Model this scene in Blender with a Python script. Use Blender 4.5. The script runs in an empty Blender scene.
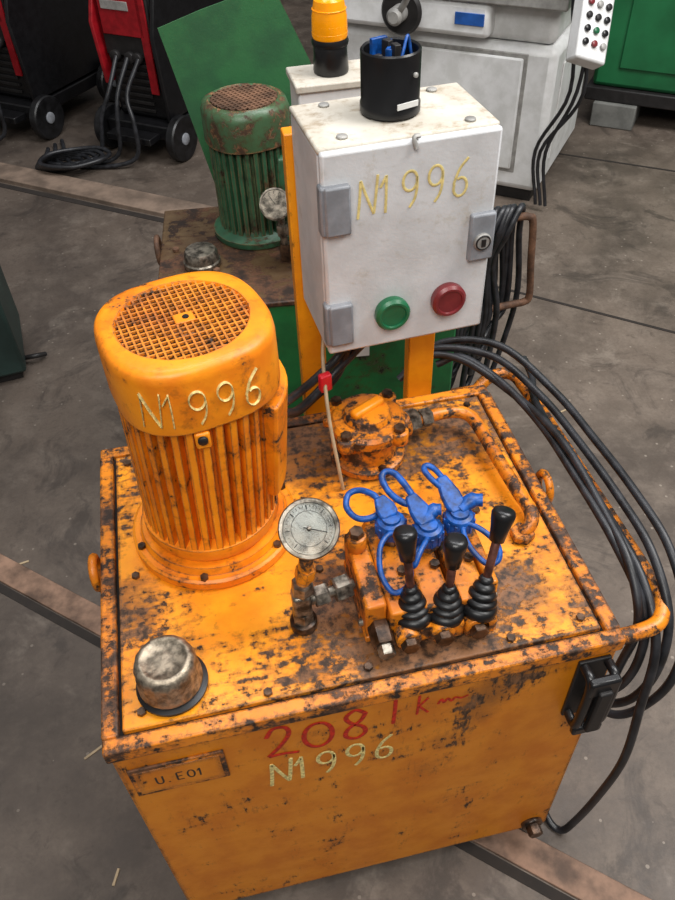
import bpy, bmesh, math, random
from mathutils import Vector, Matrix, noise
random.seed(7)
pi=math.pi
V=Vector
# ------------------------------------------------------------------ materials
def newmat(name):
    m=bpy.data.materials.new(name); m.use_nodes=True
    nt=m.node_tree; b=nt.nodes['Principled BSDF']
    return m,nt,b
def lin(c):
    return tuple(((x/255)/12.92 if x/255<=.04045 else ((x/255+.055)/1.055)**2.4) for x in c)+(1,)
def N(nt,t,**k):
    n=nt.nodes.new(t)
    for a,b in k.items(): setattr(n,a,b)
    return n
def mth(nt,op,a,b=None,clamp=False):
    n=N(nt,'ShaderNodeMath',operation=op); n.use_clamp=clamp
    for i,v in enumerate((a,b)):
        if v is None: continue
        if isinstance(v,(int,float)): n.inputs[i].default_value=v
        else: nt.links.new(v,n.inputs[i])
    return n.outputs[0]
def noi(nt,co,scale,detail=4,rough=.55,dist=0):
    n=N(nt,'ShaderNodeTexNoise'); n.inputs['Scale'].default_value=scale
    n.inputs['Detail'].default_value=detail; n.inputs['Roughness'].default_value=rough
    n.inputs['Distortion'].default_value=dist
    nt.links.new(co,n.inputs['Vector']); return n.outputs['Fac']
def mixc(nt,f,a,b,mode='MIX'):
    n=N(nt,'ShaderNodeMix',data_type='RGBA',blend_type=mode)
    if isinstance(f,(int,float)): n.inputs[0].default_value=f
    else: nt.links.new(f,n.inputs[0])
    for i,v in ((6,a),(7,b)):
        if isinstance(v,tuple): n.inputs[i].default_value=v
        else: nt.links.new(v,n.inputs[i])
    return n.outputs[2]
def sm(nt,x,a,b):
    n=N(nt,'ShaderNodeMapRange',interpolation_type='SMOOTHSTEP')
    nt.links.new(x,n.inputs[0]); n.inputs[1].default_value=a; n.inputs[2].default_value=b
    return n.outputs[0]
def simple(name,c,rough=.5,metal=0,var=.12,scale=30,bump=.0,spec=.5,**kw):
    m,nt,b=newmat(name); co=N(nt,'ShaderNodeTexCoord').outputs['Object']
    f=noi(nt,co,scale,5,.6)
    c=lin(c); d=tuple(x*max(0,1-var*2.2) for x in c[:3])+(1,); e=tuple(min(1,x*(1+var)) for x in c[:3])+(1,)
    nt.links.new(mixc(nt,sm(nt,f,.3,.7),d,e),b.inputs['Base Color'])
    nt.links.new(mth(nt,'ADD',rough-.08,mth(nt,'MULTIPLY',f,.16)),b.inputs['Roughness']); b.inputs['Metallic'].default_value=metal
    b.inputs['Specular IOR Level'].default_value=spec
    for k,v in kw.items(): b.inputs[k.replace('_',' ')].default_value=v
    if bump:
        bn=N(nt,'ShaderNodeBump'); bn.inputs['Strength'].default_value=bump; bn.inputs['Distance'].default_value=.002
        nt.links.new(f,bn.inputs['Height']); nt.links.new(bn.outputs[0],b.inputs['Normal'])
    return m
def paint(name,c1,c2,chip,thr=.56,fine=45,large=6,rough=.38,edge=1.6,er=.006,blobs=(),wd=.016,grime=(70,45,20),ga=.5,stretch=(1,1,1),metal=0,scr=.16,srot=(0,0,.6),hw=.07,wf=.55,smear=None):
    m,nt,b=newmat(name); L=nt.links
    co=N(nt,'ShaderNodeTexCoord').outputs['Object']
    mp=N(nt,'ShaderNodeMapping'); mp.inputs['Scale'].default_value=stretch; L.new(co,mp.inputs[0]); cs=mp.outputs[0]
    ms=N(nt,'ShaderNodeMapping'); ms.inputs['Rotation'].default_value=srot; ms.inputs['Scale'].default_value=(14,95,40); L.new(co,ms.inputs[0])
    n1=noi(nt,cs,fine,8,.72); n2=noi(nt,cs,large,5,.6,.6); n3=noi(nt,co,14,6,.6); n4=noi(nt,co,180,3,.6); n5=noi(nt,ms.outputs[0],1,3,.6,.4)
    s=mth(nt,'ADD',mth(nt,'MULTIPLY',n1,wf),mth(nt,'MULTIPLY',n2,1-wf))
    s=mth(nt,'ADD',s,mth(nt,'MULTIPLY',mth(nt,'SUBTRACT',n5,.5),scr))
    g=N(nt,'ShaderNodeNewGeometry'); bv=N(nt,'ShaderNodeBevel'); bv.samples=4; bv.inputs['Radius'].default_value=er
    dp=N(nt,'ShaderNodeVectorMath',operation='DOT_PRODUCT'); L.new(g.outputs['Normal'],dp.inputs[0]); L.new(bv.outputs[0],dp.inputs[1])
    e=mth(nt,'SUBTRACT',1,dp.outputs['Value'],True)
    s=mth(nt,'ADD',s,mth(nt,'MULTIPLY',e,edge))
    sb=None
    for (c,r,w) in blobs:
        d=N(nt,'ShaderNodeVectorMath',operation='DISTANCE'); L.new(co,d.inputs[0]); d.inputs[1].default_value=c
        q=mth(nt,'MULTIPLY',mth(nt,'SUBTRACT',1,sm(nt,d.outputs['Value'],r*.25,r)),w)
        s=mth(nt,'ADD',s,q); sb=q if sb is None else mth(nt,'ADD',sb,q)
    mask=sm(nt,s,thr,thr+wd); halo=sm(nt,s,thr-hw,thr+.005)
    base=mixc(nt,sm(nt,n3,.35,.68),lin(c1),lin(c2))
    base=mixc(nt,mth(nt,'MULTIPLY',halo,ga),base,lin(grime))
    if smear and sb is not None:
        k=sm(nt,mth(nt,'ADD',mth(nt,'MULTIPLY',sb,smear[1]),mth(nt,'MULTIPLY',n3,.6)),.42,.72)
        base=mixc(nt,mth(nt,'MULTIPLY',k,.72),base,lin(smear[0]))
    chipc=mixc(nt,sm(nt,n1,.42,.62),lin(tuple(min(255,x*1.5) for x in chip)),lin(tuple(x*.6 for x in chip)))
    L.new(mixc(nt,mask,base,chipc),b.inputs['Base Color'])
    L.new(mth(nt,'ADD',mth(nt,'MULTIPLY',mask,.2),mth(nt,'ADD',rough-.12,mth(nt,'MULTIPLY',n3,.3))),b.inputs['Roughness'])
    b.inputs['Metallic'].default_value=metal
    h=mth(nt,'ADD',mth(nt,'MULTIPLY',mask,-1),mth(nt,'MULTIPLY',n4,.35))
    h=mth(nt,'ADD',h,mth(nt,'MULTIPLY',n3,1.0))
    bn=N(nt,'ShaderNodeBump'); bn.inputs['Strength'].default_value=.55; bn.inputs['Distance'].default_value=.0016
    L.new(h,bn.inputs['Height']); L.new(bn.outputs[0],b.inputs['Normal'])
    return m
CH=(88,60,38)
M={}
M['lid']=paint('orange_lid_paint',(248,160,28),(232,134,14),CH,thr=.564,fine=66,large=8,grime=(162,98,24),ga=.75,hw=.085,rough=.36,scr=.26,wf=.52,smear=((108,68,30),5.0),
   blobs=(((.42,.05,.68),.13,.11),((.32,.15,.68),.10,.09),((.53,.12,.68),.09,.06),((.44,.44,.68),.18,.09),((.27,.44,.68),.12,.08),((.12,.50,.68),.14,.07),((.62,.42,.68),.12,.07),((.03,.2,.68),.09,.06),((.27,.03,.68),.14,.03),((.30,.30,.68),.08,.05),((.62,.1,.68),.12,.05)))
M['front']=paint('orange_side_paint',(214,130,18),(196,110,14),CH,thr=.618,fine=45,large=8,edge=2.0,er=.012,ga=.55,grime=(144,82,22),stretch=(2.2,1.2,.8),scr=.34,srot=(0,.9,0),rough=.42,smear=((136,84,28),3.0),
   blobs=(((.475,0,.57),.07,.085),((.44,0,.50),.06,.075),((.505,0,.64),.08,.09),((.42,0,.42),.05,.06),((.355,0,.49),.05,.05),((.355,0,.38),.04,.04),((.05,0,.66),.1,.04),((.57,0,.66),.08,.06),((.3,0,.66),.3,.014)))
M['rim']=paint('orange_rim_paint',(228,134,20),(196,104,16),(70,46,30),thr=.512,fine=60,large=14,edge=1.3,grime=(120,74,28),ga=.75)
M['motor']=paint('orange_motor_paint',(246,150,20),(226,120,10),CH,thr=.606,fine=52,large=14,edge=.85,er=.004,grime=(170,94,18),ga=.65,rough=.38,hw=.09)
M['part']=paint('orange_fitting_paint',(230,136,22),(194,104,20),(70,46,30),thr=.528,fine=60,large=18,edge=.55,er=.004,grime=(126,76,28),ga=.75)
M['post']=paint('orange_post_paint',(246,160,22),(230,138,16),CH,thr=.64,fine=40,large=12,edge=.8)
M['green']=paint('old_green_paint',(56,104,74),(40,82,58),(84,66,44),thr=.57,fine=40,large=12,edge=.7,grime=(60,66,42))
M['greentop']=paint('green_tank_rusty_lid',(104,84,58),(84,64,46),(64,42,28),thr=.50,fine=20,large=6,edge=.5)
M['greenrust']=paint('green_motor_cowl_rust',(66,98,66),(58,80,54),(106,76,50),thr=.515,fine=40,large=14,edge=.8)
M['gface']=paint('green_tank_side',(34,112,62),(28,92,52),(50,54,36),thr=.60,fine=30,large=6,edge=.8)
M['sheet']=paint('green_sheet_paint',(52,108,66),(44,90,58),(60,64,40),thr=.70,fine=20,large=4,edge=.3,rough=.5)
M['white']=paint('cabinet_white',(210,211,213),(194,194,195),(160,150,130),thr=.668,fine=60,large=8,edge=.35,er=.003,grime=(164,152,126),ga=.4,rough=.45,hw=.13)
M['whitetop']=paint('cabinet_dusty_top',(206,200,188),(184,176,162),(136,116,92),thr=.635,fine=60,large=14,edge=.3,er=.003,grime=(148,128,102),ga=.7,rough=.6,hw=.14)
M['mach']=paint('machine_white',(230,230,230),(210,210,208),(140,130,112),thr=.70,fine=12,large=3,edge=.4,grime=(150,142,124),ga=.35,hw=.1)
M['grey']=simple('grey_plastic',(136,139,145),.45)
M['lgrey']=simple('light_grey_metal',(160,158,154),.5,.2)
M['dark']=simple('dark_metal',(40,38,38),.5,.3,bump=.2)
M['black']=simple('black_plastic',(20,20,22),.32)
M['rubber']=simple('black_rubber',(22,22,24),.4,var=.3)
M['cable']=simple('cable_sheath',(38,39,43),.42,var=.3)
M['hole']=simple('dark_void',(16,10,7),.9)
M['chrome']=simple('worn_chrome',(160,148,130),.44,.85,var=.3,scale=90,bump=.7)
M['steel']=simple('grimy_steel',(142,134,122),.38,.8,var=.38,scale=70,bump=.4)
M['brown']=simple('greasy_brown_steel',(88,66,50),.36,.5,var=.4,scale=60,bump=.4)
M['rod']=simple('oxidised_lever_rod',(104,64,54),.4,.4,var=.3,scale=60)
M['blue']=simple('blue_plastic',(14,78,156),.42,var=.3,scale=80)
M['dial']=simple('gauge_dial',(210,214,206),.4,var=.05)
M['ink']=simple('gauge_ink',(34,34,34),.6)
M['gbtn']=simple('green_button',(26,100,64),.35,var=.1)
M['rbtn']=simple('red_button',(122,42,46),.35,var=.1)
M['rust']=simple('rusty_iron',(112,80,60),.75,.1,var=.3,scale=25,bump=.5)
M['red']=simple('red_machine_paint',(150,18,28),.4,var=.12)
M['redtag']=simple('red_tag',(205,24,40),.4)
M['wire']=simple('tie_strip',(170,150,120),.5)
M['yel']=simple('yellow_paint_marker',(226,206,134),.7,var=.22,scale=220)
M['yel2']=simple('faded_yellow_marker',(222,202,132),.7,var=.12,scale=150)
M['redmark']=simple('red_paint_marker',(190,38,16),.6,var=.2,scale=160)
M['amber']=simple('amber_lens',(240,150,10),.2,var=.05,Emission_Color=(1,.35,.0,1),Emission_Strength=.2)
M['rail']=simple('rail_steel',(134,106,88),.7,.1,var=.3,scale=14,bump=.5)
M['joint']=simple('floor_joint',(40,34,30),.9)
M['kerb']=simple('kerb_concrete',(126,108,94),.85,var=.2,scale=9,bump=.4)
M['grn2']=simple('green_enamel',(24,100,58),.45,var=.15,scale=3)
M['block']=simple('concrete_block',(112,112,108),.9,var=.15,scale=12,bump=.4)
M['dkgreen']=simple('dark_green_enamel',(36,56,52),.5,var=.2,scale=6)
M['label']=simple('label_blue',(30,84,160),.5)
M['lblw']=simple('label_white',(215,215,212),.5,var=.03)
M['wall']=simple('wall_paint_dark',(70,68,66),.9,var=.2,scale=1.5)

def floor_mat():
    m,nt,b=newmat('concrete_floor'); L=nt.links
    co=N(nt,'ShaderNodeTexCoord').outputs['Object']
    a=noi(nt,co,1.3,6,.6,.8); c=noi(nt,co,9,8,.7); d=noi(nt,co,90,4,.7); e=noi(nt,co,3.2,6,.72,1.5); f=noi(nt,co,22,6,.75,.6); g=noi(nt,co,5,5,.7,.4)
    col=mixc(nt,sm(nt,a,.34,.66),lin((80,70,62)),lin((112,99,88)))
    col=mixc(nt,mth(nt,'MULTIPLY',sm(nt,c,.42,.72),.5),col,lin((134,121,109)))
    col=mixc(nt,mth(nt,'MULTIPLY',sm(nt,e,.52,.66),.65),col,lin((52,45,40)))
    col=mixc(nt,mth(nt,'MULTIPLY',sm(nt,g,.57,.70),.45),col,lin((146,134,122)))
    col=mixc(nt,mth(nt,'MULTIPLY',sm(nt,f,.53,.70),.5),col,lin((64,54,47)))
    col=mixc(nt,mth(nt,'MULTIPLY',sm(nt,d,.3,.8),.3),col,lin((66,57,50)))
    v=N(nt,'ShaderNodeTexVoronoi',feature='F1'); v.inputs['Scale'].default_value=22; v.inputs['Randomness'].default_value=1; L.new(co,v.inputs['Vector'])
    col=mixc(nt,mth(nt,'MULTIPLY',mth(nt,'LESS_THAN',v.outputs['Distance'],.08),.45),col,lin((166,155,142)))
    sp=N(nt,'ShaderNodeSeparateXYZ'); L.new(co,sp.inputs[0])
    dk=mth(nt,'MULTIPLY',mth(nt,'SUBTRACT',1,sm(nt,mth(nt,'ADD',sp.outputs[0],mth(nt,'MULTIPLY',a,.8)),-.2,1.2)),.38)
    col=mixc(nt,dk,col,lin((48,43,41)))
    L.new(col,b.inputs['Base Color'])
    L.new(mth(nt,'ADD',.38,mth(nt,'MULTIPLY',c,.4)),b.inputs['Roughness'])
    bn=N(nt,'ShaderNodeBump'); bn.inputs['Strength'].default_value=.4; bn.inputs['Distance'].default_value=.003
    L.new(mth(nt,'ADD',c,mth(nt,'MULTIPLY',d,.4)),bn.inputs['Height']); L.new(bn.outputs[0],b.inputs['Normal'])
    return m
M['floor']=floor_mat()
# ------------------------------------------------------------------ geometry helpers
TF=[Matrix.Identity(4)]
def grp(name,loc=(0,0,0)):
    e=bpy.data.objects.new(name,None); e.empty_display_size=.05
    e.location=TF[0]@V(loc); bpy.context.collection.objects.link(e); return e
def mk(name,parent,verts,faces,mat,smooth=True,bevel=0,ang=35,seg=2):
    me=bpy.data.meshes.new(name); me.from_pydata([tuple(TF[0]@V(v)) for v in verts],[],faces)
    bm=bmesh.new(); bm.from_mesh(me); bmesh.ops.recalc_face_normals(bm,faces=bm.faces); bm.to_mesh(me); bm.free()
    me.materials.append(M[mat] if isinstance(mat,str) else mat)
    ob=bpy.data.objects.new(name,me); bpy.context.collection.objects.link(ob)
    if smooth:
        for p in me.polygons: p.use_smooth=True
        me.set_sharp_from_angle(angle=math.radians(ang))
    if bevel:
        md=ob.modifiers.new('b','BEVEL'); md.width=bevel; md.segments=seg; md.limit_method='ANGLE'; md.angle_limit=math.radians(40)
    if parent is not None:
        ob.parent=parent; ob.matrix_parent_inverse=Matrix.Translation(-parent.location)
    return ob
def frame(ax):
    z=V(ax).normalized(); a=V((0,0,1)) if abs(z.z)<.95 else V((1,0,0))
    x=a.cross(z).normalized(); y=z.cross(x); return x,y,z
def box(name,p,c,s,mat,bevel=.002,rz=0,R=None):
    hx,hy,hz=s[0]/2,s[1]/2,s[2]/2
    vs=[V((x,y,z)) for x in(-hx,hx) for y in(-hy,hy) for z in(-hz,hz)]
    if R is None: R=Matrix.Rotation(rz,3,'Z')
    vs=[R@v+V(c) for v in vs]
    f=[(0,1,3,2),(4,6,7,5),(0,4,5,1),(2,3,7,6),(0,2,6,4),(1,5,7,3)]
    return mk(name,p,vs,f,mat,False if not bevel else True,bevel)
def bx(name,p,x0,x1,y0,y1,z0,z1,mat,bevel=.002):
    return box(name,p,((x0+x1)/2,(y0+y1)/2,(z0+z1)/2),(x1-x0,y1-y0,z1-z0),mat,bevel)
def loft(name,p,loops,mat,cap=(True,True),ang=35,smooth=True,bevel=0):
    n=len(loops[0]); vs=[v for l in loops for v in l]; f=[]
    for i in range(len(loops)-1):
        for j in range(n):
            k=(j+1)%n; f.append((i*n+j,i*n+k,(i+1)*n+k,(i+1)*n+j))
    if cap[0]: f.append(tuple(range(n)))
    if cap[1]: f.append(tuple(range((len(loops)-1)*n,len(loops)*n)))
    return mk(name,p,vs,f,mat,smooth,bevel,ang)
def lathe(name,p,prof,o,mat,ax=(0,0,1),seg=40,ang=35,cap=(True,True)):
    x,y,z=frame(ax); o=V(o)
    loops=[[o+z*h+x*(r*math.cos(2*pi*i/seg))+y*(r*math.sin(2*pi*i/seg)) for i in range(seg)] for r,h in prof]
    return loft(name,p,loops,mat,cap,ang)
def cyl(name,p,a,b,r,mat,r2=None,seg=28,bev=.001):
    a=V(a);b=V(b);L=(b-a).length; r2=r if r2 is None else r2; bev=min(bev,L*.3,r*.3)
    return lathe(name,p,[(r-bev,0),(r,bev),(r2,L-bev),(r2-bev,L)],a,mat,b-a,seg,50)
def hexn(name,p,a,b,r,mat):
    return lathe(name,p,[(r*.92,0),(r,(V(b)-V(a)).length*.12),(r,(V(b)-V(a)).length*.88),(r*.92,(V(b)-V(a)).length)],a,mat,V(b)-V(a),6,20)
def cr(pts,n=6,closed=False):
    P=[V(q) for q in pts]; out=[]
    m=len(P)
    rng=range(m if closed else m-1)
    for i in rng:
        if closed: a,b,c,d=P[i-1],P[i],P[(i+1)%m],P[(i+2)%m]
        else:
            b,c=P[i],P[i+1]; a=P[i-1] if i else b*2-c; d=P[i+2] if i+2<m else c*2-b
        for k in range(n):
            t=k/n; out.append(.5*((2*b)+(c-a)*t+(2*a-5*b+4*c-d)*t*t+(3*b-a-3*c+d)*t**3))
    if not closed: out.append(P[-1])
    return out
def tube(name,p,pts,r,mat,seg=10,n=6,closed=False,smoothpath=True,flat=1,fax=None):
    P=cr(pts,n,closed) if smoothpath else [V(q) for q in pts]
    m=len(P); T=[]
    for i in range(m):
        a=P[i-1] if (i or closed) else P[i]; b=P[(i+1)%m] if (i<m-1 or closed) else P[i]
        T.append((b-a).normalized())
    x,_,_=frame(T[0]); loops=[]
    for i in range(m):
        x=(x-T[i]*x.dot(T[i])).normalized(); y=T[i].cross(x)
        if fax is not None:
            y=V(fax); y=(y-T[i]*y.dot(T[i])).normalized(); x=y.cross(T[i])
        rr=r[min(len(r)-1,int(i*len(r)/m))] if isinstance(r,(list,tuple)) else r
        loops.append([P[i]+x*(rr*math.cos(2*pi*j/seg))+y*(rr*flat*math.sin(2*pi*j/seg)) for j in range(seg)])
    if closed: loops.append(loops[0]); return loft(name,p,loops,mat,(False,False),60)
    return loft(name,p,loops,mat,(True,True),60)
def ring(name,p,c,ax,R,r,mat,sx=1,sy=1,seg=28):
    x,y,z=frame(ax); c=V(c)
    return tube(name,p,[c+x*(R*sx*math.cos(2*pi*i/seg))+y*(R*sy*math.sin(2*pi*i/seg)) for i in range(seg)],r,mat,8,1,True)
def prism(name,p,poly,mat,ext,bevel=.001,smooth=True):
    a=[V(q) for q in poly]; e=V(ext); return loft(name,p,[a,[q+e for q in a]],mat,smooth=smooth,bevel=bevel)
# ---- handwritten glyph strokes
def arc(cx,cy,rx,ry,a0,a1,n=10): return [(cx+rx*math.cos(math.radians(a0+(a1-a0)*i/n)),cy+ry*math.sin(math.radians(a0+(a1-a0)*i/n))) for i in range(n+1)]
G={'N':[[(0,0),(.06,.5),(.1,1)],[(.1,1),(.3,.5),(.5,.05)],[(.5,.05),(.56,.5),(.62,1.05)]],
'1':[[(.02,.7),(.2,.98)],[(.2,1),(.2,.5),(.18,0)]],
'9':[arc(.3,.7,.22,.26,20,380,12)+[(.52,.5),(.46,.2),(.3,-.02)]],
'6':[[(.5,1.0),(.25,.75),(.1,.4)]+arc(.3,.25,.21,.25,160,480,12)],
'2':[[(.04,.72),(.2,.98),(.45,.95),(.5,.7),(.3,.35),(.02,.04)],[(.02,.04),(.3,.06),(.66,.0)]],
'0':[arc(.3,.45,.30,.42,80,445,16)],
'8':[[(.5,.85),(.3,1),(.1,.82),(.2,.58),(.45,.38),(.5,.15),(.3,0),(.08,.14),(.14,.4),(.4,.6),(.52,.85)]],
'l':[[(.12,1.1),(.1,.5),(.06,0)]],
'k':[[(.1,.95),(.08,.5),(.05,.05)],[(.42,.75),(.1,.42)],[(.1,.42),(.45,.02)]],
'~':[[(0,.3),(.12,.5),(.22,.3),(.34,.48),(.5,.3),(.62,.45),(.85,.35),(1.1,.42)]],
'U':[[(0,1),(.02,.2),(.25,0),(.48,.2),(.5,1)]],'E':[[(.5,1),(0,1)],[(0,1),(0,0)],[(0,0),(.5,0)],[(0,.5),(.4,.5)]],
'.':[[(.1,0),(.14,.04),(.16,0)]],'O':[arc(.3,.5,.27,.5,80,445,16)]}
def write(name,p,text,fn,h,adv,r,mat,flat=.3,nrm=None,adj={}):
    """fn(u,v)->world point on the surface; u,v in metres"""
    u=0
    for i,ch in enumerate(text):
        if ch!=' ':
            for k,st in enumerate(G[ch]):
                jit=random.uniform(-.06,.06)
                pts=[fn(u+x*adv*1.25,(y+jit*.4)*h) for x,y in st]
                tube('%s_%s%d_%d'%(name,'c',i,k),p,pts,r,mat,6,4,False,True,flat,nrm(u) if nrm else None)
        u+=adv*adj.get(ch,1)
T=.68
# ------------------------------------------------------------------ floor
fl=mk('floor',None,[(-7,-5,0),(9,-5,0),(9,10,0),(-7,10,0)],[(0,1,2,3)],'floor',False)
def strip(name,a,b,w,z0,z1,mat,bev=.002):
    a=V(a).to_3d();b=V(b).to_3d(); d=(b-a); L=d.length; c=(a+b)/2
    return box(name,None,(c.x,c.y,(z0+z1)/2),(L,w,z1-z0),mat,bev,rz=math.atan2(d.y,d.x))
strip('wall_back',(-6.2,9.2),(8.2,8.8),.1,0,3.2,'wall',0)
strip('trim_1',(-1.2,1.605),(2.3,-1.545),.062,-.004,.006,'rail')        # steel strip let into the floor
strip('trim_6',(-1.23,1.572),(2.27,-1.578),.02,-.004,.0015,'joint',0)
strip('trim_2',(.90,2.07),(3.2,.06),.012,-.004,.0015,'joint',0)
strip('trim_3',(-2.2,4.46),(.75,2.21),.13,-.004,.02,'kerb',.004)
strip('trim_4',(-2.25,4.38),(.72,2.12),.03,-.004,.002,'joint',0)
strip('trim_5',(1.6,2.95),(4.2,1.0),.012,-.004,.0015,'joint',0)

# ------------------------------------------------------------------ hydraulic tank
tk=grp('hydraulic_power_unit_tank',(.33,.26,.04))
bx('tank_body',tk,0,.66,0,.52,.04,.668,'front',.003)
for i,(x,y) in enumerate(((.05,.05),(.61,.05),(.05,.47),(.61,.47))): bx('foot_%d'%i,tk,x-.03,x+.03,y-.03,y+.03,0,.04,'dark')
bx('rim_front',tk,-.004,.664,-.005,.016,.656,.681,'rim',.003)
bx('rim_back',tk,-.004,.664,.504,.525,.656,.681,'rim',.003)
bx('rim_left',tk,-.005,.016,.0155,.5045,.656,.681,'rim',.003)
bx('rim_right',tk,.645,.666,.0155,.5045,.656,.681,'rim',.003)
bx('gasket_gap',tk,.015,.646,.015,.505,.660,.672,'hole',0)
bx('lid_plate',tk,.0205,.6405,.0205,.4995,.668,.680,'lid',.002)
for i,(x,y) in enumerate(((.045,.04),(.045,.25),(.04,.48),(.2,.03),(.33,.035),(.52,.032),(.62,.04),(.622,.26),(.615,.48),(.46,.485),(.28,.485),(.30,.2),(.31,.30),(.55,.25))):
    hexn('lid_bolt_%d'%i,tk,(x,y,.679),(x,y,.685),.006,'brown')
bx('name_plate',tk,.012,.132,-.0035,0,.548,.622,'rim',.001)
bx('name_plate_panel',tk,.018,.126,-.0045,-.003,.555,.615,'front',.0005)
write('plate_mark',tk,'U.EO1',lambda u,v:V((.042+u,-.0046,.574+v)),.020,.013,.0012,'ink',.3,lambda u:(0,1,0))
write('red_number',tk,'208',lambda u,v:V((.185+u,-.0006,.568+v)),.078,.050,.0034,'redmark',.2,lambda u:(0,1,0))
write('red_digit',tk,'l',lambda u,v:V((.352+u,-.0006,.585+v)),.075,.034,.0028,'redmark',.2,lambda u:(0,1,0))
write('red_unit',tk,'k~',lambda u,v:V((.385+u,-.0006,.595+v)),.055,.030,.0020,'redmark',.2,lambda u:(0,1,0))
write('yellow_mark',tk,'N1996',lambda u,v:V((.182+u,-.0006,.480+v+u*.06)),.066,.041,.0028,'yel',.2,lambda u:(0,1,0),{'N':.85,'1':.7})
hexn('drain_plug',tk,(.628,.0,.065),(.628,-.025,.065),.014,'brown')
cyl('drain_boss',tk,(.628,.002,.065),(.628,-.008,.065),.02,'brown')
bx('latch_plate',tk,.606,.652,-.006,0,.50,.645,'dark',.002)
tube('latch_grip',tk,[(.612,-.008,.515),(.612,-.03,.52),(.612,-.034,.58),(.612,-.03,.635),(.612,-.008,.64)],.007,'black',8,5)
tube('latch_grip_2',tk,[(.646,-.008,.515),(.646,-.03,.52),(.646,-.034,.58),(.646,-.03,.635),(.646,-.008,.64)],.007,'black',8,5)
bx('latch_bar',tk,.607,.651,-.04,-.026,.612,.645,'black',.004)
bx('latch_lever',tk,.620,.640,-.046,-.034,.52,.625,'dark',.003)
bx('latch_bar_low',tk,.607,.651,-.038,-.026,.50,.52,'black',.004)
for nm,x,s in (('left',-.014,-1),('right',.675,1)):
    ring('lifting_eye_'+nm,tk,(x,.283,.665),(1,0,0),.021,.0065,'part',1,1.15)
    bx('lifting_pad_'+nm,tk,min(x,x-s*.012),max(x,x-s*.012),.262,.304,.63,.66,'part')
tube('side_handle',tk,[(.655,.56,.62),(.70,.59,.635),(.742,.585,.64),(.752,.53,.64),(.757,.40,.64),(.760,.25,.64),(.763,.11,.64),(.762,.065,.638),(.742,.035,.632),(.70,.028,.63),(.662,.03,.63)],.0115,'rim',12,6)
bx('handle_bracket',tk,.62,.67,.525,.575,.60,.64,'rim',.003)
# ------------------------------------------------------------------ electric motor
cx,cy=.166,.318
mo=grp('electric_motor',(cx,cy,.68))
lathe('mounting_flange',mo,[(.114,0),(.120,.003),(.120,.016),(.116,.019),(.108,.019),(.104,.030),(.078,.032)],(cx,cy,.6805),'motor',seg=64)
for i in range(6):
    a=i*pi/3+.3; hexn('flange_bolt_%d'%i,mo,(cx+.112*math.cos(a),cy+.112*math.sin(a),.698),(cx+.112*math.cos(a),cy+.112*math.sin(a),.705),.006,'brown')
def gear(z,n,ro,ri,x0,y0):
    L=[]
    for i in range(n):
        for k,(f,r) in enumerate(((0,ri),(.34,ri),(.42,ro),(.92,ro))):
            a=2*pi*(i+f)/n; L.append(V((x0+r*math.cos(a),y0+r*math.sin(a),z)))
    return L
qx,qy=.179,.309
loft('finned_body',mo,[gear(.738,34,.094,.078,cx+.001,cy-.004),gear(.985,34,.097,.081,qx,qy)],'motor',ang=25)
lathe('end_shield',mo,[(.07,0),(.090,.006),(.097,.02),(.097,.036),(.084,.04)],(cx,cy-.003,.706),'motor',seg=56)
def sect(z,r0,r1,a0,a1,x0,y0):
    n=8
    return [V((x0+r1*math.cos(a0+(a1-a0)*i/n),y0+r1*math.sin(a0+(a1-a0)*i/n),z)) for i in range(n+1)]+[V((x0+r0*math.cos(a1+(a0-a1)*i/n),y0+r0*math.sin(a1+(a0-a1)*i/n),z)) for i in range(n+1)]
loft('terminal_side',mo,[sect(.785,.085,.104,-.62,.5,cx+.004,cy),sect(.79,.085,.110,-.65,.52,cx+.004,cy),sect(.955,.085,.114,-.65,.52,qx,qy)],'motor',bevel=.004)
box('terminal_lug',mo,(cx+.012,cy-.104,.955),(.018,.016,.024),'motor',.003)
cyl('lug_screw',mo,(cx+.012,cy-.116,.958),(cx+.012,cy-.108,.958),.006,'dark')
def supr(a,e,rot=.25):
    b=a-rot; return (abs(math.cos(b))**e+abs(math.sin(b))**e)**(-1/e)
def sup(z,r,e,x0,y0,n=96,rot=.25):
    return [V((x0+r*supr(2*pi*i/n,e,rot)*math.cos(2*pi*i/n),y0+r*supr(2*pi*i/n,e,rot)*math.sin(2*pi*i/n),z)) for i in range(n)]
loft('fan_cowl',mo,[sup(.970,.094,2.7,qx,qy),sup(.970,.0990,2.7,qx,qy),sup(.978,.1000,2.7,qx,qy),sup(1.042,.0995,2.7,qx,qy),sup(1.051,.0980,2.7,qx,qy),sup(1.0555,.0945,2.7,qx,qy),sup(1.0572,.089,2.5,qx,qy),sup(1.0575,.078,2,qx,qy),sup(1.055,.0765,2,qx,qy),sup(1.050,.0765,2,qx,qy)],'motor',(False,False),ang=50)
lathe('fan_void',mo,[(.0775,0),(.0775,.002)],(qx,qy,1.047),'hole')
lathe('fan_hub',mo,[(.03,0),(.025,.003)],(qx,qy,1.0485),'brown')
gr=.077; step=.0088
vs=[];fs=[]
def addbar(a,b,w,z0,z1):
    a=V(a);b=V(b);d=(b-a).normalized();n=V((-d.y,d.x,0))*w/2; i=len(vs)
    for z in(z0,z1):
        for q in(a-n,a+n,b+n,b-n): vs.append((q.x,q.y,z))
    fs.extend([(i,i+1,i+2,i+3),(i+4,i+5,i+6,i+7),(i,i+1,i+5,i+4),(i+1,i+2,i+6,i+5),(i+2,i+3,i+7,i+6),(i+3,i,i+4,i+7)])
rg=.2
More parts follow.
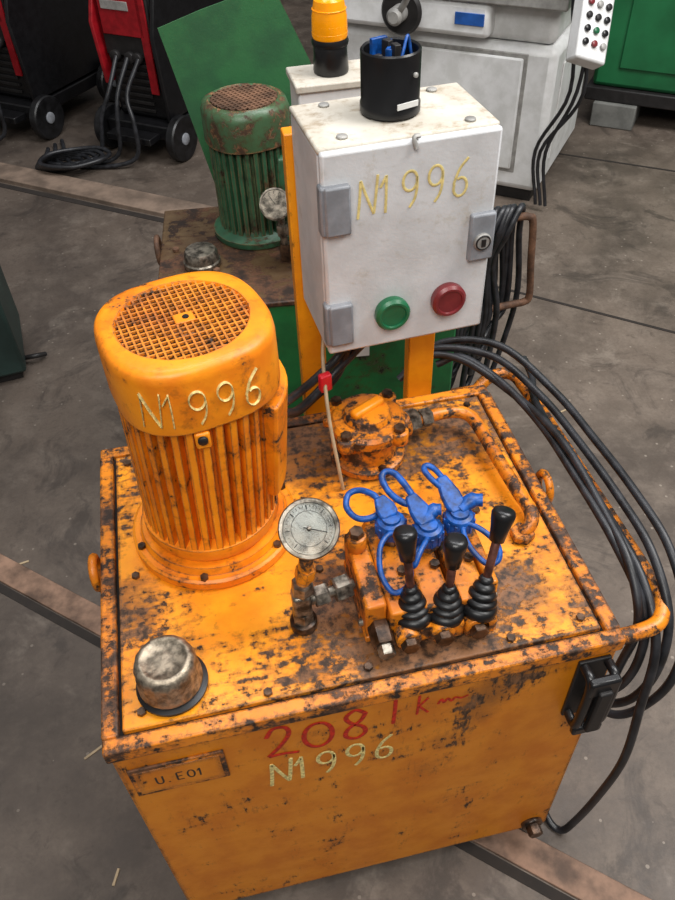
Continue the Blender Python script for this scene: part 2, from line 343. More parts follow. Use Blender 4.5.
for j in range(-8,9):
    o=j*step; h=math.sqrt(max(0,gr*gr-o*o))
    if h<.01: continue
    for dirr in(0,1):
        c_,s_=math.cos(rg+dirr*pi/2),math.sin(rg+dirr*pi/2)
        a=V((qx,qy,0))+V((c_,s_,0))*(-h)+V((-s_,c_,0))*o; b=V((qx,qy,0))+V((c_,s_,0))*h+V((-s_,c_,0))*o
        addbar(a,b,.0026,1.0535+dirr*.0004,1.0565+dirr*.0003)
mk('fan_grille',mo,vs,fs,'motor',False)
box('grille_centre',mo,(qx+.002,qy,1.0565),(.024,.020,.003),'motor',.001,rz=rg)
cyl('grille_screw',mo,(qx+.004,qy,1.057),(qx+.004,qy,1.0595),.004,'hole')
def cowlpt(u,v):
    a=-pi/2-.60+u/.1; r=.1003*supr(a,2.7); return V((qx+r*math.cos(a),qy+r*math.sin(a),.984+v))
write('motor_mark',mo,'N1996',cowlpt,.048,.032,.0029,'yel',.35,None,{'N':.80,'1':.75})
# ------------------------------------------------------------------ filler cap
c0=(.084,.070,.6815)
fc=grp('filler_cap',c0)
lathe('cap_gasket',fc,[(.043,0),(.045,.002),(.045,.006),(.036,.009)],(c0[0]+.001,c0[1]-.001,.6815),'rubber')
lathe('cap_neck',fc,[(.034,0),(.034,.012)],(c0[0],c0[1],.688),'dark')
seg=96
def capl(r,z,amp): return [V((c0[0]+r*(1+amp*math.cos(16*2*pi*i/seg))*math.cos(2*pi*i/seg),c0[1]+r*(1+amp*math.cos(16*2*pi*i/seg))*math.sin(2*pi*i/seg),z)) for i in range(seg)]
loft('cap_shell',fc,[capl(.037,.692,0),capl(.0405,.693,.0),capl(.0405,.700,0),capl(.0385,.703,.018),capl(.0385,.726,.018),capl(.0360,.737,.010),capl(.031,.742,0),capl(.027,.7415,0),capl(.025,.740,0),capl(.010,.7405,0),capl(.002,.7405,0)],'chrome',ang=60)
# ------------------------------------------------------------------ pressure gauge
pg=grp('pressure_gauge',(.262,.116,.68)); 
cyl('base_boss',pg,(.262,.116,.6805),(.262,.116,.695),.018,'brown')
hexn('base_nut',pg,(.262,.116,.694),(.262,.116,.716),.0145,'steel')
box('tee_body',pg,(.262,.116,.735),(.024,.024,.04),'steel',.004)
hexn('stem_nut',pg,(.264,.116,.754),(.266,.116,.776),.0145,'steel')
hexn('stem_nut_upper',pg,(.268,.116,.782),(.272,.116,.802),.013,'part')
cyl('stem',pg,(.263,.116,.75),(.277,.116,.845),.009,'part')
gn=V((-.04,-.62,.78)).normalized(); gc=V((.2805,.122,.868))
lathe('gauge_case',pg,[(.030,-.032),(.033,-.028),(.033,-.004),(.0362,-.003),(.0365,.004),(.035,.007),(.0310,.0075),(.0302,.004)],gc,'steel',gn,48)
lathe('dial_face',pg,[(.0305,0),(.0305,.004)],gc,'dial',gn,48)
gx,gy,gz=frame(gn)
for i in range(31):
    a=math.radians(-45+i*9); d=gx*math.cos(a)+gy*math.sin(a); r0=.0225 if i%5==0 else .025
    tube('tick_%d'%i,pg,[gc+gz*.0043+d*r0,gc+gz*.0043+d*.028],.0003 if i%5 else .0006,'ink',4,1,smoothpath=False)
ring('scale_ring',pg,gc+gz*.0043,gn,.021,.00025,'ink')
tube('needle',pg,[gc+gz*.0053-(gx*.9-gy*.3)*.007,gc+gz*.0053+(gx*.9-gy*.3)*.023],.0006,'ink',6,1,smoothpath=False)
cyl('needle_hub',pg,gc+gz*.004,gc+gz*.0065,.003,'steel')
cyl('side_pipe',pg,(.27,.118,.732),(.334,.130,.732),.008,'steel')
hexn('side_nut',pg,(.279,.120,.732),(.298,.123,.732),.0145,'steel')
hexn('side_nut_large',pg,(.306,.124,.732),(.328,.128,.732),.0175,'steel')
# ------------------------------------------------------------------ valve block
vb=grp('hydraulic_valve_block',(.42,.13,.68))
bx('base_rail',vb,.335,.505,.07,.20,.6805,.692,'part',.002)
box('inlet_section',vb,(.350,.135,.722),(.028,.125,.064),'part',.004)
box('end_section',vb,(.506,.135,.718),(.016,.115,.056),'part',.004)
for i,x in enumerate((.384,.428,.474)):
    box('spool_section_%d'%i,vb,(x,.135,.720),(.038,.15,.058),'part',.004)
    cyl('spool_end_%d'%i,vb,(x,.058,.714),(x,.038,.714),.016,'part')
    hexn('spool_cap_%d'%i,vb,(x,.038,.714),(x,.028,.714),.012,'brown')
    cyl('spool_back_%d'%i,vb,(x,.205,.714),(x,.235,.714),.014,'part')
    hexn('section_bolt_%d'%i,vb,(x+.012,.12,.748),(x+.012,.12,.756),.007,'brown')
cyl('tie_rod',vb,(.33,.09,.70),(.52,.09,.70),.005,'steel')
hexn('relief_plug',vb,(.354,.074,.712),(.354,.044,.708),.0165,'brown')
hexn('relief_plug_tip',vb,(.354,.044,.708),(.354,.030,.706),.011,'steel')
cyl('relief_valve',vb,(.348,.17,.75),(.348,.17,.778),.013,'part'); hexn('relief_nut',vb,(.348,.17,.778),(.348,.17,.788),.010,'brown')
boots=[((.397,.067,.724),(.393,.098,.832)),((.438,.062,.724),(.447,.078,.826)),((.480,.058,.724),(.512,.098,.834))]
for i,(b,k) in enumerate(boots):
    b=V(b);k=V(k);ax=(k-b).normalized()
    box('boot_base_%d'%i,vb,(b.x,b.y,b.z-.014),(.042,.040,.034),'part',.006)
    lathe('rubber_boot_%d'%i,vb,[(.021,-.006),(.0235,-.002),(.0240,.004),(.0225,.008),(.0185,.010),(.0215,.014),(.0205,.018),(.0155,.020),(.0185,.024),(.017,.028),(.012,.030),(.0145,.034),(.013,.038),(.008,.041),(.010,.045),(.007,.050)],b,'rubber',ax,28,60)
    cyl('lever_rod_%d'%i,vb,b+ax*.03,k-ax*.01,.0055,'rod',seg=12)
    lathe('lever_grip_%d'%i,vb,[(.006,-.022),(.0095,-.020),(.0118,-.002),(.0145,.012),(.0150,.017),(.0130,.022),(.008,.024)],k,'black',ax,24,60)
# ------------------------------------------------------------------ blue couplings
def coupling(i,x,y,tip,w0=1):
    g=grp('hydraulic_coupling' if i==0 else 'hydraulic_coupling.%03d'%i,(x,y,.75))
    hexn('coupler_nut',g,(x,y,.7495),(x,y,.763),.0165,'steel')
    cyl('coupler_sleeve',g,(x,y,.762),(x,y,.770),.0150,'brown')
    lathe('dust_cap',g,[(.0180,0),(.0200,.002),(.0200,.020),(.0178,.024),(.013,.026),(.012,.030),(.004,.031)],(x,y,.765),'blue',seg=32)
    for j in range(12):
        a=2*pi*j/12; box('cap_rib',g,(x+.0202*math.cos(a),y+.0202*math.sin(a),.776),(.003,.004,.018),'blue',.0008,rz=a)
    t=V(tip); b=V((x,y,.792)); d=(t-b); s=d.cross(V((0,-.6,.7))).normalized()
    n=s.cross(d).normalized()*.0055
    w=[.010,.0135,.0135,.010,.0075]; ks=[0,.2,.5,.8,1.0]
    L=[]
    for kk,ww in zip(ks,w):
        c=b+d*kk; ww*=w0; L.append([c-s*ww-n,c+s*ww-n,c+s*ww+n,c-s*ww+n])
    loft('cap_handle',g,L,'blue',bevel=.003)
    return g
g0=coupling(0,.396,.176,(.388,.208,.800))
g1=coupling(1,.440,.154,(.428,.200,.802))
g2=coupling(2,.486,.164,(.476,.218,.806),1.0)
def loop(g,pts,r=.0038): tube('retaining_loop',g,pts,r,'blue',8,6,True)
loop(g0,[(.390,.198,.788),(.372,.188,.786),(.354,.194,.784),(.345,.214,.786),(.352,.232,.790),(.368,.232,.794),(.384,.216,.796)],.0045)
loop(g0,[(.388,.156,.785),(.372,.140,.782),(.365,.110,.770),(.374,.088,.757),(.390,.088,.757),(.402,.10,.765),(.404,.13,.780),(.398,.15,.785)])
loop(g1,[(.432,.190,.796),(.417,.196,.796),(.404,.216,.798),(.400,.238,.803),(.408,.246,.806),(.420,.236,.806),(.431,.206,.80)],.0048)
loop(g1,[(.434,.138,.785),(.418,.118,.785),(.408,.106,.777),(.410,.12,.766),(.424,.138,.768),(.436,.148,.776)])
loop(g2,[(.489,.150,.785),(.507,.135,.784),(.522,.115,.773),(.519,.10,.762),(.504,.10,.758),(.49,.12,.766),(.484,.138,.778)])
loop(g2,[(.480,.208,.804),(.474,.232,.806),(.464,.242,.808),(.458,.234,.808),(.464,.216,.806),(.472,.204,.804)],.0042)
tube('cap_handle_side',g2,[(.488,.168,.790),(.505,.176,.796),(.520,.172,.798)],[.010,.011,.009],'blue',8,4)
tube('cap_handle_side',g1,[(.436,.160,.790),(.452,.172,.796),(.462,.170,.798)],[.009,.010,.008],'blue',8,4)
# ------------------------------------------------------------------ return filter
rf=grp('return_line_filter',(.425,.40,.68)); f0=(.421,.405,.6815)
lathe('filter_base',rf,[(.056,0),(.060,.003),(.060,.014),(.055,.017),(.047,.018),(.045,.055),(.048,.062)],f0,'part',seg=48)
lathe('filter_lid',rf,[(.050,.060),(.058,.063),(.059,.078),(.053,.084),(.038,.086),(.034,.096),(.014,.100),(.002,.100)],f0,'part',seg=48)
for i in range(4):
    a=.75+i*pi/2; q=(f0[0]+.058*math.cos(a),f0[1]+.058*math.sin(a))
    cyl('lid_lug_%d'%i,rf,(*q,.742),(*q,.764),.014,'part'); hexn('lid_lug_bolt_%d'%i,rf,(*q,.764),(*q,.773),.009,'brown')
for i in range(4):
    a=.2+i*pi/2; q=(f0[0]+.054*math.cos(a),f0[1]+.054*math.sin(a)); hexn('base_bolt_%d'%i,rf,(*q,.694),(*q,.702),.007,'brown')
box('lid_handle',rf,(.421,.405,.783),(.060,.018,.014),'motor',.005,rz=.5)
box('side_bracket',rf,(.372,.425,.752),(.03,.03,.016),'part',.004,rz=-.4)
cyl('outlet_boss',rf,(.455,.410,.724),(.490,.417,.724),.020,'part')
hexn('outlet_nut',rf,(.488,.417,.724),(.508,.421,.724),.0195,'steel')
hexn('outlet_nut_small',rf,(.512,.421,.724),(.530,.425,.723),.016,'steel')
tube('return_pipe',rf,[(.50,.419,.724),(.54,.427,.722),(.575,.430,.718),(.594,.420,.715),(.602,.395,.712),(.608,.32,.708),(.614,.25,.705),(.618,.215,.704),(.612,.195,.700),(.600,.188,.690),(.597,.187,.6815)],.0105,'part',12,5)
hexn('return_nut',rf,(.597,.187,.6815),(.597,.187,.694),.018,'part')
# ------------------------------------------------------------------ control cabinet on posts
cen=V((.478,.475,0))
TF[0]=Matrix.Translation(cen+V((-.004,0,0)))@Matrix.Rotation(math.radians(3.5),4,'Z')@Matrix.Translation(-cen)
cb=grp('electrical_control_cabinet',(.478,.475,.90))
X0,X1,Y0,Y1,Z0,Z1=.364,.592,.402,.552,.900,1.190
bx('cabinet_body',cb,X0,X1,Y0+.014,Y1,Z0,Z1-.006,'white',.004)
bx('cabinet_top',cb,X0-.001,X1+.001,Y0+.012,Y1+.001,Z1-.008,Z1,'whitetop',.003)
bx('cabinet_door',cb,X0,X1,Y0,Y0+.0125,Z0+.001,Z1-.002,'white',.004)
for i,z in enumerate((1.118,.952)):
    bx('hinge_%d'%i,cb,X0+.001,X0+.034,Y0-.009,Y0+.003,z-.032,z+.032,'grey',.003)
    bx('hinge_pin_%d'%i,cb,X0-.004,X0+.007,Y0-.006,Y0+.012,z-.032,z+.032,'grey',.003)
bx('lock_plate',cb,X1-.034,X1+.001,Y0-.008,Y0+.003,1.015,1.082,'grey',.003)
lathe('lock_barrel',cb,[(.012,0),(.012,.004),(.010,.006)],(X1-.017,Y0-.007,1.044),'lgrey',(0,-1,0))
ring('lock_ring',cb,(X1-.017,Y0-.0125,1.044),(0,1,0),.0095,.0013,'dark')
bx('lock_slot',cb,X1-.020,X1-.014,Y0-.0145,Y0-.0125,1.039,1.049,'dark',0)
for nm,x,z,c in (('start',.453,.957,'gbtn'),('stop',.534,.962,'rbtn')):
    lathe(nm+'_button',cb,[(.023,0),(.0245,.004),(.0245,.012),(.021,.016),(.018,.016),(.017,.013),(.002,.0125)],(x,Y0,z),c,(0,-1,0),36)
for i,(x,y) in enumerate(((.40,.435),(.56,.43),(.405,.535),(.55,.535))): cyl('top_screw_%d'%i,cb,(x,y,Z1),(x,y,Z1+.003),.007,'lgrey')
write('cabinet_mark',cb,'N1996',lambda u,v:V((.408+u,Y0-.0006,1.102+v+u*.06)),.048,.033,.0018,'yel2',.25,lambda u:(0,1,0),{'N':.85,'1':.8})
tube('cabinet_bracket',cb,[(.486,.405,1.192),(.478,.402,1.192),(.480,.398,1.18)],.003,'lgrey',6,3)
bx('cable_gland_plate',cb,.40,.47,.44,.50,.892,.901,'grey',.001)
for i,x in enumerate((.415,.45)): hexn('cable_gland_%d'%i,cb,(x,.47,.893),(x,.47,.872),.012,'black')
TF[0]=Matrix.Identity(4)
po=grp('cabinet_mounting_posts',(.46,.55,.3))
bx('post_left',po,.346,.388,.5535,.580,.30,1.150,'post',.002)
bx('post_right',po,.534,.580,.5645,.590,.30,1.150,'post',.002)
bx('post_plate',po,.34,.60,.5255,.562,.35,.40,'post',.002)
bx('post_plate_high',po,.34,.60,.5255,.5535,.58,.63,'post',.002)
tg=grp('red_warning_tag',(.37,.42,.80))
tube('tie_strip',tg,[(.366,.445,.900),(.360,.425,.865),(.356,.375,.80),(.362,.345,.72),(.366,.340,.682)],.0028,'wire',6,4)
box('tag',tg,(.359,.410,.842),(.019,.012,.03),'redtag',.003,rz=.3)
mc=grp('motor_supply_cable',(.3,.42,.85))
for i,(o,zz) in enumerate(((0,0),(.0,-.03),(.012,-.045))):
    tube('cable_%d'%i,mc,[(.289,.345+o,.872+zz*.6),(.312,.40+o,.835+zz),(.345,.44+o,.822+zz),(.39,.468+o*.3,.838+zz*.8),(.415+.035*(i%2),.470,.875)],.0066,'cable',8,6)
# ------------------------------------------------------------------ cup on the cabinet
kx,ky=.473,.490
cp=grp('beacon_socket_cup',(kx,ky,1.19)); cz=1.191
lathe('cup_shell',cp,[(.034,0),(.0375,.002),(.0375,.012),(.0362,.014),(.0365,.072),(.0348,.074),(.0325,.072),(.0325,.02),(.002,.018)],(kx,ky,cz),'black',seg=48)
box('cup_label',cp,(kx+.012,ky-.036,cz+.018),(.030,.0015,.007),'lblw',.0003,rz=.33)
cyl('cup_screw',cp,(kx+.021,ky-.031,cz+.050),(kx+.022,ky-.035,cz+.051),.003,'lgrey')
for i in range(9):
    a=i*.7; r=.006+.014*(i%3)/2
    box('terminal_%d'%i,cp,(kx+r*math.cos(a),ky+r*math.sin(a),cz+.045+.006*(i%4)),(.012,.008,.035),('blue','dark')[i%2],.001,rz=a)
box('terminal_tall',cp,(kx-.012,ky+.012,cz+.070),(.022,.006,.024),'blue',.001,rz=.3)
tube('cup_wire',cp,[(kx+.002,ky-.007,cz+.03),(kx+.016,ky+.003,cz+.065),(kx+.024,ky+.013,cz+.080),(kx+.028,ky+.008,cz+.06)],.002,'blue',6,5)
# ------------------------------------------------------------------ loose cables on the right
lc=grp('loose_power_cable',(.75,.2,.5))
paths=[
 [(.53,.605,.655),(.58,.615,.690),(.64,.575,.700),(.70,.47,.69),(.722,.34,.703),(.728,.20,.69),(.727,.11,.675),(.724,.05,.62),(.720,.045,.52),(.712,.05,.42),(.69,.09,.37),(.685,.2,.33)],
 [(.55,.61,.66),(.60,.62,.700),(.69,.56,.71),(.735,.45,.70),(.752,.34,.695),(.762,.22,.69),(.765,.12,.68),(.762,.04,.63),(.752,.01,.54),(.735,.02,.44),(.70,.06,.39),(.69,.14,.36)],
 [(.56,.63,.65),(.62,.635,.70),(.71,.58,.715),(.765,.46,.695),(.782,.34,.69),(.79,.22,.69),(.795,.12,.675),(.795,.04,.61),(.782,.005,.52),(.760,.01,.43),(.73,.03,.38),(.70,.08,.37)],
 [(.77,.60,.66),(.765,.55,.66),(.742,.48,.664),(.735,.38,.672),(.742,.22,.668),(.745,.10,.655),(.740,.02,.60),(.732,-.01,.48),(.728,-.03,.35),(.722,-.025,.20),(.710,-.015,.06),(.692,-.01,.008),(.677,.02,.0075),(.684,.10,.0075)],
 [(.60,.60,.680),(.64,.585,.70),(.685,.51,.695),(.712,.40,.69),(.717,.28,.69),(.722,.15,.68),(.735,.06,.63),(.733,.03,.55),(.722,.035,.46),(.70,.07,.40),(.69,.12,.38)],
]
for i,pt in enumerate(paths): tube('cable_%d'%i,lc,pt,.0068,'cable',10,7)
# ------------------------------------------------------------------ green power unit behind
gt=grp('green_hydraulic_tank',(.45,1.08,0))
ang=math.radians(-6); gc0=V((.44,1.08,0))
TF[0]=Matrix.Translation(gc0)@Matrix.Rotation(ang,4,'Z')@Matrix.Translation(-gc0)
bx('tank_body',gt,.13,.75,.87,1.29,.03,.668,'gface',.004)
bx('tank_lid',gt,.125,.755,.865,1.295,.668,.68,'greentop',.003)
for i,(x,y) in enumerate(((.17,.91),(.71,.91),(.17,1.25),(.71,1.25))): bx('foot_%d'%i,gt,x-.03,x+.03,y-.03,y+.03,0,.03,'dark')
ring('lifting_eye',gt,(.12,1.12,.675),(1,0,0),.025,.006,'rust',1,1.2)
for i,(x,y) in enumerate(((.16,.9),(.16,1.1),(.3,.9),(.25,1.0),(.45,.9),(.6,.9))): hexn('lid_bolt_%d'%i,gt,(x,y,.68),(x,y,.688),.008,'rust')
bx('white_sticker',gt,.50,.56,.868,.870,.52,.60,'lblw',0)
TF[0]=Matrix.Identity(4)
a0,b0=.356,1.18
gm=grp('green_electric_motor',(a0,b0,.68))
lathe('mounting_flange',gm,[(.098,0),(.10,.003),(.10,.014),(.09,.018),(.075,.03)],(a0,b0,.681),'green',seg=48)
loft('finned_body',gm,[gear(.705,30,.083,.070,a0,b0),gear(.91,30,.085,.072,a0,b0)],'green',ang=25)
loft('fan_cowl',gm,[sup(.895,.082,2.3,a0,b0),sup(.895,.089,2.3,a0,b0),sup(.955,.089,2.3,a0,b0),sup(.970,.084,2.2,a0,b0),sup(.975,.074,2,a0,b0),sup(.972,.068,2,a0,b0)],'greenrust',(False,False),ang=50)
lathe('fan_void',gm,[(.069,0),(.069,.002)],(a0,b0,.968),'hole')
vs.clear(); fs.clear()
for j in range(-6,7):
    o=j*.0105; h=math.sqrt(max(0,.068**2-o*o))
    for dd in(0,1):
        c_,s_=math.cos(.4+dd*pi/2),math.sin(.4+dd*pi/2)
        q=V((a0,b0,0)); addbar(q+V((c_,s_,0))*(-h)+V((-s_,c_,0))*o,q+V((c_,s_,0))*h+V((-s_,c_,0))*o,.0042,.972+dd*.0004,.975+dd*.0003)
mk('fan_grille',gm,vs,fs,'rust',False)
box('terminal_box',gm,(a0+.070,b0-.045,.82),(.05,.05,.10),'green',.008)
fc2=grp('filler_cap.001',(.218,1.07,.68))
lathe('cap_shell',fc2,[(.038,0),(.040,.004),(.040,.012),(.037,.015),(.036,.030),(.032,.037),(.002,.040)],(.216,1.055,.6815),'steel')
g2a=grp('pressure_gauge.001',(.40,1.03,.68))
cyl('stem',g2a,(.398,1.03,.6815),(.389,1.03,.80),.008,'steel'); hexn('nut',g2a,(.398,1.03,.6815),(.398,1.03,.72),.016,'brown'); hexn('nut_upper',g2a,(.394,1.03,.74),(.392,1.03,.765),.014,'steel')
cyl('side_fitting',g2a,(.398,1.03,.71),(.446,1.02,.71),.012,'steel')
gc2=V((.382,1.03,.810)); gn2=V((-.05,-.8,.55)).normalized()
lathe('gauge_case',g2a,[(.028,-.026),(.031,-.022),(.031,0),(.0325,.001),(.0325,.008),(.029,.009),(.0285,.005)],gc2,'steel',gn2)
lathe('dial_face',g2a,[(.0285,0),(.0285,.005)],gc2,'dial',gn2)
x2,y2,z2=frame(gn2)
for i in range(11):
    a=math.radians(-45+i*27); d=x2*math.cos(a)+y2*math.sin(a); tube('tick_%d'%i,g2a,[gc2+z2*.0055+d*.021,gc2+z2*.0055+d*.026],.0006,'ink',4,1,smoothpath=False)
tube('needle',g2a,[gc2+z2*.0062,gc2+z2*.0062+(x2*-.5+y2*.8)*.023],.0008,'ink',4,1,smoothpath=False)
hf=grp('cable_hook_frame',(.9,1.0,.6))
tube('hook_bar',hf,[(.75,.99,.715),(.80,.99,.72),(.90,1.0,.72),(.935,1.0,.718),(.948,1.0,.70),(.958,1.0,.60),(.968,1.0,.51),(.955,1.0,.492),(.92,1.0,.49),(.80,.99,.487),(.75,.99,.485)],.009,'rust',8,5)
hc=grp('hanging_cable_coil',(.83,1.0,.5))
for i in range(9):
    o=i*.013+random.uniform(-.004,.004); w=.05+.02*(i%3); zb=.26+.05*((i*5)%4)
    tube('coil_%d'%i,hc,[(.785+o-w*.4,.985,.62),(.785+o-w*.2,.97,.70),(.795+o,.985,.745),(.815+o,1.01,.735),(.825+o,1.03,.66),(.815+o+w*.3,1.03,.48),(.795+o,1.01,zb+.02),(.765+o,.985,zb),(.755+o,.965,zb+.05),(.765+o,.965,.50)],.0075,'cable',8,6,True)
sh=grp('green_guard_sheet',(.4,1.31,.7))
prism('sheet_panel',sh,[(.209,1.31,1.079),(.30,1.31,1.105),(.45,1.31,1.140),(.520,1.31,.985),(.590,1.31,.70),(.285,1.31,.70)],'sheet',(0,.004,0),0)
bx('sheet_bracket',sh,.30,.54,1.314,1.325,.682,.705,'green',.002)
c2=grp('grey_control_cabinet',(.50,.98,.85))
bx('cabinet_body',c2,.430,.60,.935,1.03,.82,1.062,'mach',.004)
bx('cabinet_lid',c2,.425,.605,.93,1.035,1.058,1.072,'whitetop',.003)
bx('cabinet_stand',c2,.54,.60,.97,1.02,.681,.82,'gface',.002)
be=grp('amber_beacon_light',(.497,.985,1.072)); bo=(.500,.985,1.073)
lathe('beacon_base',be,[(.031,0),(.032,.004),(.030,.03),(.030,.046),(.028,.049)],bo,'black')
lathe('beacon_collar',be,[(.032,.046),(.033,.051),(.031,.057)],bo,'black')
lathe('beacon_lens',be,[(.029,.055),(.0315,.061),(.0305,.091),(.026,.116),(.014,.127),(.002,.129)],bo,'amber')
for i in range(4): ring('lens_rib_%d'%i,be,(bo[0],bo[1],bo[2]+.066+.012*i),(0,0,1),.0305-.0005*i,.0012,'amber')
# ------------------------------------------------------------------ white machine tool (rotated like the hall)
def rotframe(o,deg): return Matrix.Translation(V(o))@Matrix.Rotation(math.radians(deg),4,'Z')
TF[0]=rotframe((1.60,2.30,0),-38)   # local -x runs along the left face, +y into depth
wm=grp('white_grinding_machine',(-.5,.3,0))
bx('machine_plinth',wm,-.92,-.03,.03,.62,0,.06,'dark',.004)
bx('machine_base',wm,-.95,0,0,.66,.05,.60,'mach',.03)
bx('machine_door_gap',wm,-.615,-.105,-.003,.004,.125,.575,'lgrey',.02)
bx('machine_door',wm,-.60,-.12,-.014,0,.14,.56,'mach',.03)
bx('machine_side_panel',wm,0,.006,.12,.55,.15,.52,'mach',.01)
bx('machine_upper',wm,-.95,-.02,.02,.66,.60,.74,'mach',.03)
bx('machine_apron',wm,-.95,-.25,-.05,.05,.62,.74,'mach',.02)
bx('machine_table',wm,-1.0,.02,-.06,.60,.74,.79,'lgrey',.006)
bx('machine_slide',wm,-.9,-.2,.02,.4,.79,.90,'dark',.01)
bx('machine_column',wm,-.75,-.3,.30,.66,.90,1.4,'mach',.03)
bx('blue_label',wm,-.38,-.27,-.056,-.05,.665,.705,'label',.001)
bx('slot_label',wm,-.70,-.65,-.016,-.0,.46,.54,'lblw',.001)
lathe('handwheel',wm,[(.03,0),(.035,.02),(.07,.025),(.08,.04),(.07,.055),(.02,.05)],(-.57,-.06,.70),'dark',(0,-1,0))
lathe('handwheel_hub',wm,[(.03,0),(.03,.06),(.02,.07)],(-.57,-.11,.70),'lgrey',(0,-1,0))
tube('handwheel_lever',wm,[(-.57,-.15,.70),(-.53,-.17,.75),(-.51,-.19,.79)],.012,'lgrey',8,4)
for i,(a,b,c) in enumerate(((.02,.10,.0),(.05,.16,.04),(.09,.13,.08))):
    tube('machine_cable_%d'%i,wm,[(a,-.05,1.0),(a+.02,-.10,.80),(b*.8,-.09,.5),(c*.5-.02,-.05,.25),(c*.5+.01,-.04,.03)],.007,'cable',8,6)
TF[0]=Matrix.Identity(4)
pn=grp('pendant_control_panel',(1.56,2.0,.75))
R=Matrix.Rotation(math.radians(20),3,'Y')@Matrix.Rotation(math.radians(-35),3,'X')
pc=V((1.575,2.06,.80))
box('panel_housing',pn,pc,(.115,.06,.34),'mach',.008,R=R)
for i in range(7):
    for j in range(3):
        q=pc+R@V((-.034+.034*j,-.031,-.12+.04*i)); q2=pc+R@V((-.034+.034*j,-.040,-.12+.04*i))
        cyl('panel_button_%d_%d'%(i,j),pn,q,q2,.010,('black','dark','rbtn','black','lgrey','gbtn','dark')[(i*3+j*2)%7])
tube('panel_arm',pn,[tuple(pc+V((0,.02,.1))),(1.62,2.35,1.05),(1.58,2.7,1.12),(1.5,2.85,1.1)],.02,'lgrey',8,5)
# ------------------------------------------------------------------ green machine at the far right
TF[0]=rotframe((2.16,2.98,0),-38)
gmn=grp('green_machine_tool',(.2,.4,0))
for i,(x,y) in enumerate(((.08,.1),(.55,.1),(.08,.8),(.55,.8))): bx('support_block_%d'%i,gmn,x-.08,x+.12,y-.1,y+.1,0,.11,'block',.006)
bx('machine_skid',gmn,-.05,1.2,.02,1.0,.11,.17,'dark',.006)
bx('machine_body',gmn,-.03,1.2,.04,1.0,.17,1.5,'grn2',.02)
bx('machine_door',gmn,.08,.55,.03,.04,.26,.9,'grn2',.006)
bx('machine_side_door',gmn,-.04,-.03,.2,.8,.28,.9,'grn2',.006)
# ------------------------------------------------------------------ welding machines, upper left
def welder(nm,o,deg,w,d,h):
    TF[0]=rotframe(o,deg); g=grp(nm,(w/2,d/2,0))
    bx('undercarriage',g,0,w,-.02,d,.10,.16,'black',.006)
    bx('housing',g,.03,w-.03,.05,d-.03,.16,h,'black',.015)
    prism('side_panel_left',g,[(.025,.02,.30),(.025,d-.02,.30),(.025,d-.02,h+.02),(.025,.12,h+.02),(.025,.0,h*.66)],'red',(-.02,0,0),.004)
    prism('side_panel_right',g,[(w-.025,.02,.17),(w-.025,d-.02,.17),(w-.025,d-.02,h+.02),(w-.025,.12,h+.02),(w-.025,.0,h*.62)],'black',(.02,0,0),.004)
    bx('front_panel',g,.04,w-.04,.035,.05,h*.50,h-.05,'dark',.004)
    bx('front_cover',g,.05,w-.07,.026,.036,h*.60,h-.03,'red',.004)
    bx('front_stripe',g,w-.09,w-.05,.026,.036,.28,h-.05,'red',.002)
    bx('front_badge',g,.07,w-.13,.022,.0275,h*.72,h*.76,'lgrey',.001)
    for i in range(7): bx('vent_%d'%i,g,.06,w-.10,.04,.052,.19+i*.032,.203+i*.032,'dark',.001)
    for i,x in enumerate((.09,w*.5,w-.13)): cyl('socket_%d'%i,g,(x,.04,h*.5),(x,.015,h*.5),.024,'dark')
    for i,(x,y) in enumerate(((-.03,.03),(w+.03,.03),(-.03,d-.06),(w+.03,d-.06))):
        s=-1 if x<0 else 1
        lathe('wheel_%d'%i,g,[(.05,-.02),(.095,-.022),(.10,-.015),(.10,.015),(.095,.022),(.05,.02)],(x,y,.10),'rubber',(1,0,0),32)
        cyl('wheel_hub_%d'%i,g,(x-s*.02,y,.10),(x+s*.026,y,.10),.026,'grey')
    tube('push_handle',g,[(.04,d-.03,h),(.04,d+.03,h+.12),(w/2,d+.05,h+.15),(w-.04,d+.03,h+.12),(w-.04,d-.03,h)],.012,'black',8,5)
    for i in range(3):
        s=i-1
        tube('lead_%d'%i,g,[(.10+.06*i,.02,h*.5),(.10+.05*i,-.08,h*.36),(.06+.09*i,-.12,.20),(.02+.10*i,-.13,.05),(-.05+.06*i,-.20,.012),(-.20+.05*i,-.24+.02*s,.012),(-.30,-.14+.05*i,.012)],.010,'cable',8,5)
    bx('front_foot',g,.05,w-.05,-.10,-.02,.10,.13,'black',.004)
    return g
welder('welding_machine',(-.70,3.80,0),-38,.34,.6,.85)
welder('welding_machine',(-.08,3.36,0),-38,.34,.6,.85)
welder('welding_machine',(-1.35,4.2,0),-38,.34,.6,.85)
TF[0]=Matrix.Identity(4)
wc=grp('welding_cable_pile',(-.36,3.26,0))
for i in range(5):
    c=V((-.34+.02*i,3.24-.015*i,.012+.012*i)); rr=.08+.010*i
    tube('cable_%d'%i,wc,[c+V((rr*math.cos(a*pi/4)*1.3,rr*math.sin(a*pi/4)*.8,.004*(a%2))) for a in range(8)],.010,'cable',8,5,True)
TF[0]=rotframe((-.385,1.66,0),8)
db=grp('dark_green_machine_base',(-.3,.2,0))
bx('base_body',db,-.7,0,0,.34,.03,.45,'dkgreen',.012)
bx('base_top',db,-.72,.015,-.015,.355,.45,.47,'dark',.004)
bx('base_plinth',db,-.68,-.02,.02,.32,0,.03,'dark',.002)
tube('base_pedal',db,[(-.02,.1,.02),(.03,.08,.03),(.06,.10,.015)],.008,'dark',8,4)
TF[0]=Matrix.Identity(4)
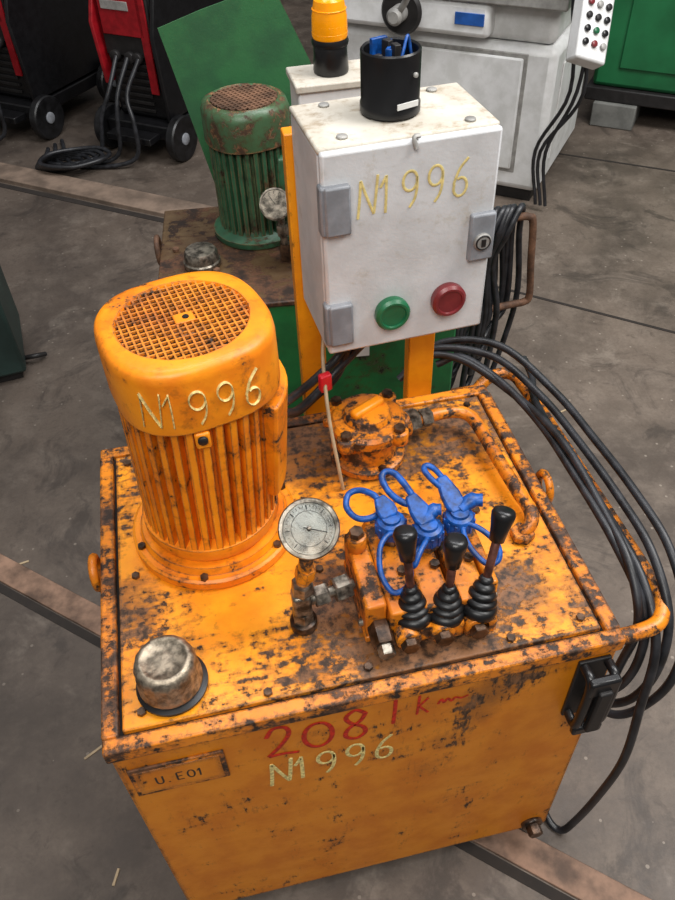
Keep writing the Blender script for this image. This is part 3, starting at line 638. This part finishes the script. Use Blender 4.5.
db2=grp('floor_debris',(-.2,.2,0))
for i,(x,y,l,a) in enumerate(((-.17,.36,.07,.5),(-.14,.10,.03,1.2),(-.36,.9,.03,.2),(1.0,.5,.03,.9),(1.2,1.1,.04,.3))):
    box('offcut_%d'%i,db2,(x,y,.0018),(l,.005,.003),'wire',.0005,rz=a)
# ------------------------------------------------------------------ lights
def area(n,loc,tgt,size,e,col=(1,1,1)):
    l=bpy.data.lights.new(n,'AREA'); l.shape='RECTANGLE'; l.size=size[0]; l.size_y=size[1]; l.energy=e; l.color=col
    o=bpy.data.objects.new(n,l); bpy.context.collection.objects.link(o); o.location=loc
    o.rotation_euler=(V(tgt)-V(loc)).to_track_quat('-Z','Y').to_euler()
area('hall_lamp_front',(-.3,-1.9,3.8),(.35,.3,.6),(2.0,1.4),96,(1,.98,.94))
area('hall_lamp_right',(2.8,-.2,3.8),(.6,.8,.4),(1.5,1.3),84,(1,.97,.92))
area('hall_lamp_top',(.5,1.6,4.4),(.5,1.5,0),(2.5,1.0),64,(.97,.98,1))
area('hall_lamp_far',(2.2,.4,4.6),(1.9,3.2,0),(2,1.5),115,(.98,.98,1))
w=bpy.data.worlds.new('w'); bpy.context.scene.world=w; w.use_nodes=True
w.node_tree.nodes['Background'].inputs[0].default_value=(.80,.79,.78,1); w.node_tree.nodes['Background'].inputs[1].default_value=.27
# ------------------------------------------------------------------ camera
fw=V((.1316,.6983,-.7036)).normalized(); dn=V((-.1732,-.6826,-.7099)); dn=(dn-fw*dn.dot(fw)).normalized(); rt=dn.cross(fw)
cam=bpy.data.cameras.new('camera'); cam.sensor_fit='HORIZONTAL'; cam.sensor_width=36; cam.lens=36*780/675; cam.clip_start=.02
co=bpy.data.objects.new('camera',cam); bpy.context.collection.objects.link(co)
mm=Matrix((rt,-dn,-fw)).transposed().to_4x4(); mm.translation=V((.209,-.460,1.575)); co.matrix_world=mm
bpy.context.scene.camera=co
try: bpy.context.scene.view_settings.view_transform='Standard'
except Exception: pass
